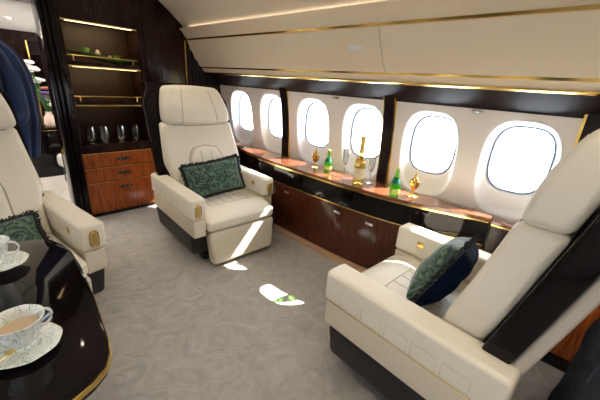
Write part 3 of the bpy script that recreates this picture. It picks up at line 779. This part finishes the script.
skin_mesh('trousers', [(0,0,.98),(.10,0,.90),(.115,0,.52),(.12,.02,.10),(-.10,0,.90),(-.115,0,.52),(-.12,.02,.10)], [(0,1),(1,2),(2,3),(0,4),(4,5),(5,6)], [(.16,.12),.115,.085,.07,.115,.085,.07], M['navy'], pr)
bm = bmesh.new(); tube(bm, [(.218,-.185,1.09),(.208,-.20,1.094)], .036, 16); obj('shirt_cuff', bm, M['shirt'], pr)
bm = bmesh.new(); tube(bm, [(.206,-.205,1.095),(.196,-.222,1.10)], .031, 16); obj('wristwatch', bm, M['chrome'], pr)
bm = bmesh.new(); bmesh.ops.create_uvsphere(bm, u_segments=20, v_segments=12, radius=.105, matrix=Matrix.Translation((0,-.005,1.96))@Matrix.Diagonal((.95,1.1,1.0,1))); obj('hair', bm, M['hair'], pr)
for s in (-1, 1):
    bm = RB((s*.115-.05,-.06,0), (s*.115+.05,.22,.09), .04, (2,4,2), 4); obj('shoe', bm, M['black'], pr)

# ------------------------------------------------------------------ dark fabric mass at lower right, nothing beneath it
jk = thing('fabric_mass', 'charcoal denim fabric at the lower right corner, behind the near armchair', 'fabric', (1.50,-.46,0))
bm = bmesh.new(); n = 40
bmesh.ops.create_uvsphere(bm, u_segments=64, v_segments=32, radius=1)
for v in bm.verts:
    x, y, z = v.co; a = math.atan2(y, x)
    w = 1+.05*math.sin(7*a+2*z)+.03*math.sin(13*a-5*z)+.04*math.sin(5*z+3*a)
    q = (1-abs(z)**3.2)**(1/3.2)/max(math.sqrt(1-z*z), 1e-3) if abs(z) < .999 else 1
    v.co = (x*q*.30*w, y*q*.27*w, .001+.94*(z*.5+.5)*(1+.02*math.sin(4*a)))
obj('cloth', bm, M['grey'], jk)
bm = bmesh.new(); tube(bm, [(-.20+.02*k,.245-.008*k,.60+.035*k) for k in range(9)], .006, 6); obj('seam', bm, M['grey'], jk)

# ------------------------------------------------------------------ light
w = bpy.data.worlds.new('sky'); bpy.context.scene.world = w; w.use_nodes = True
bg = w.node_tree.nodes['Background']; bg.inputs[0].default_value = (.86,.93,1,1); bg.inputs[1].default_value = 5.5
sd = bpy.data.lights.new('sun', 'SUN'); sd.energy = 17; sd.angle = rad(.6); sd.color = (1,.95,.86)
so = bpy.data.objects.new('sun', sd); C.objects.link(so); so.rotation_euler = Vector((-1,.43,-1.09)).to_track_quat('-Z','Y').to_euler()
so.location = (4,0,4)
# cove strips washing the ceiling on both sides
for s in (1, -1):
    ld = bpy.data.lights.new('cove_and_fill_lamp', 'AREA'); ld.shape = 'RECTANGLE'; ld.size = 6; ld.size_y = .03; ld.energy = .5; ld.color = (1,.9,.72)
    lo = bpy.data.objects.new('cove_and_fill_lamp', ld); C.objects.link(lo); lo.location = (CX+s*1.32,.55,1.996); lo.rotation_euler = (PI,0,PI/2) if s > 0 else (PI,0,PI/2)

for x, e in ((1.80,30),(-.60,30)):  # fill lamps added to brighten the far room's ceiling
    ld = bpy.data.lights.new('cove_and_fill_lamp', 'AREA'); ld.shape = 'RECTANGLE'; ld.size = 2.8; ld.size_y = .05; ld.energy = e; ld.color = (1,.96,.9)
    lo = bpy.data.objects.new('cove_and_fill_lamp', ld); C.objects.link(lo); lo.location = (x,5.3,1.80); lo.rotation_euler = (PI,0,PI/2)
# ------------------------------------------------------------------ camera
R = Matrix(((0.69,-0.209,0.693),(-0.721,-0.286,0.631),(0.066,-0.935,-0.348)))
import math as _m
f = 311.0
Yv = Vector((-355,-141,f)).normalized(); Xv = Vector((310,-94,f)); Xv = (Xv-Yv*Xv.dot(Yv)).normalized(); Zv = Xv.cross(Yv)
if Zv.y > 0: Zv = -Zv
W = Matrix((Xv, Yv, Zv))                      # camera (right, down, forward) -> place
right, down, fwd = W.col[0], W.col[1], W.col[2]
m4 = Matrix.Identity(4)
for i in range(3): m4[i][0] = right[i]; m4[i][1] = -down[i]; m4[i][2] = -fwd[i]
m4[2][3] = 1.5
cd = bpy.data.cameras.new('camera'); cam = bpy.data.objects.new('camera', cd); C.objects.link(cam); cam.matrix_world = m4
cd.sensor_width = 36; cd.lens = f/600*36; cd.clip_start = .02
bpy.context.scene.camera = cam

for o in list(C.objects):
    if o.parent is None:
        o.location = o.location*SCALE
        if o.type != 'CAMERA' and not (o.type == 'LIGHT' and o.data.type == 'SUN'): o.scale = o.scale*SCALE
vs = bpy.context.scene.view_settings
vs.view_transform = 'Standard'; vs.look = 'None'; vs.gamma = 1; vs.exposure = 1.0; vs.use_curve_mapping = False
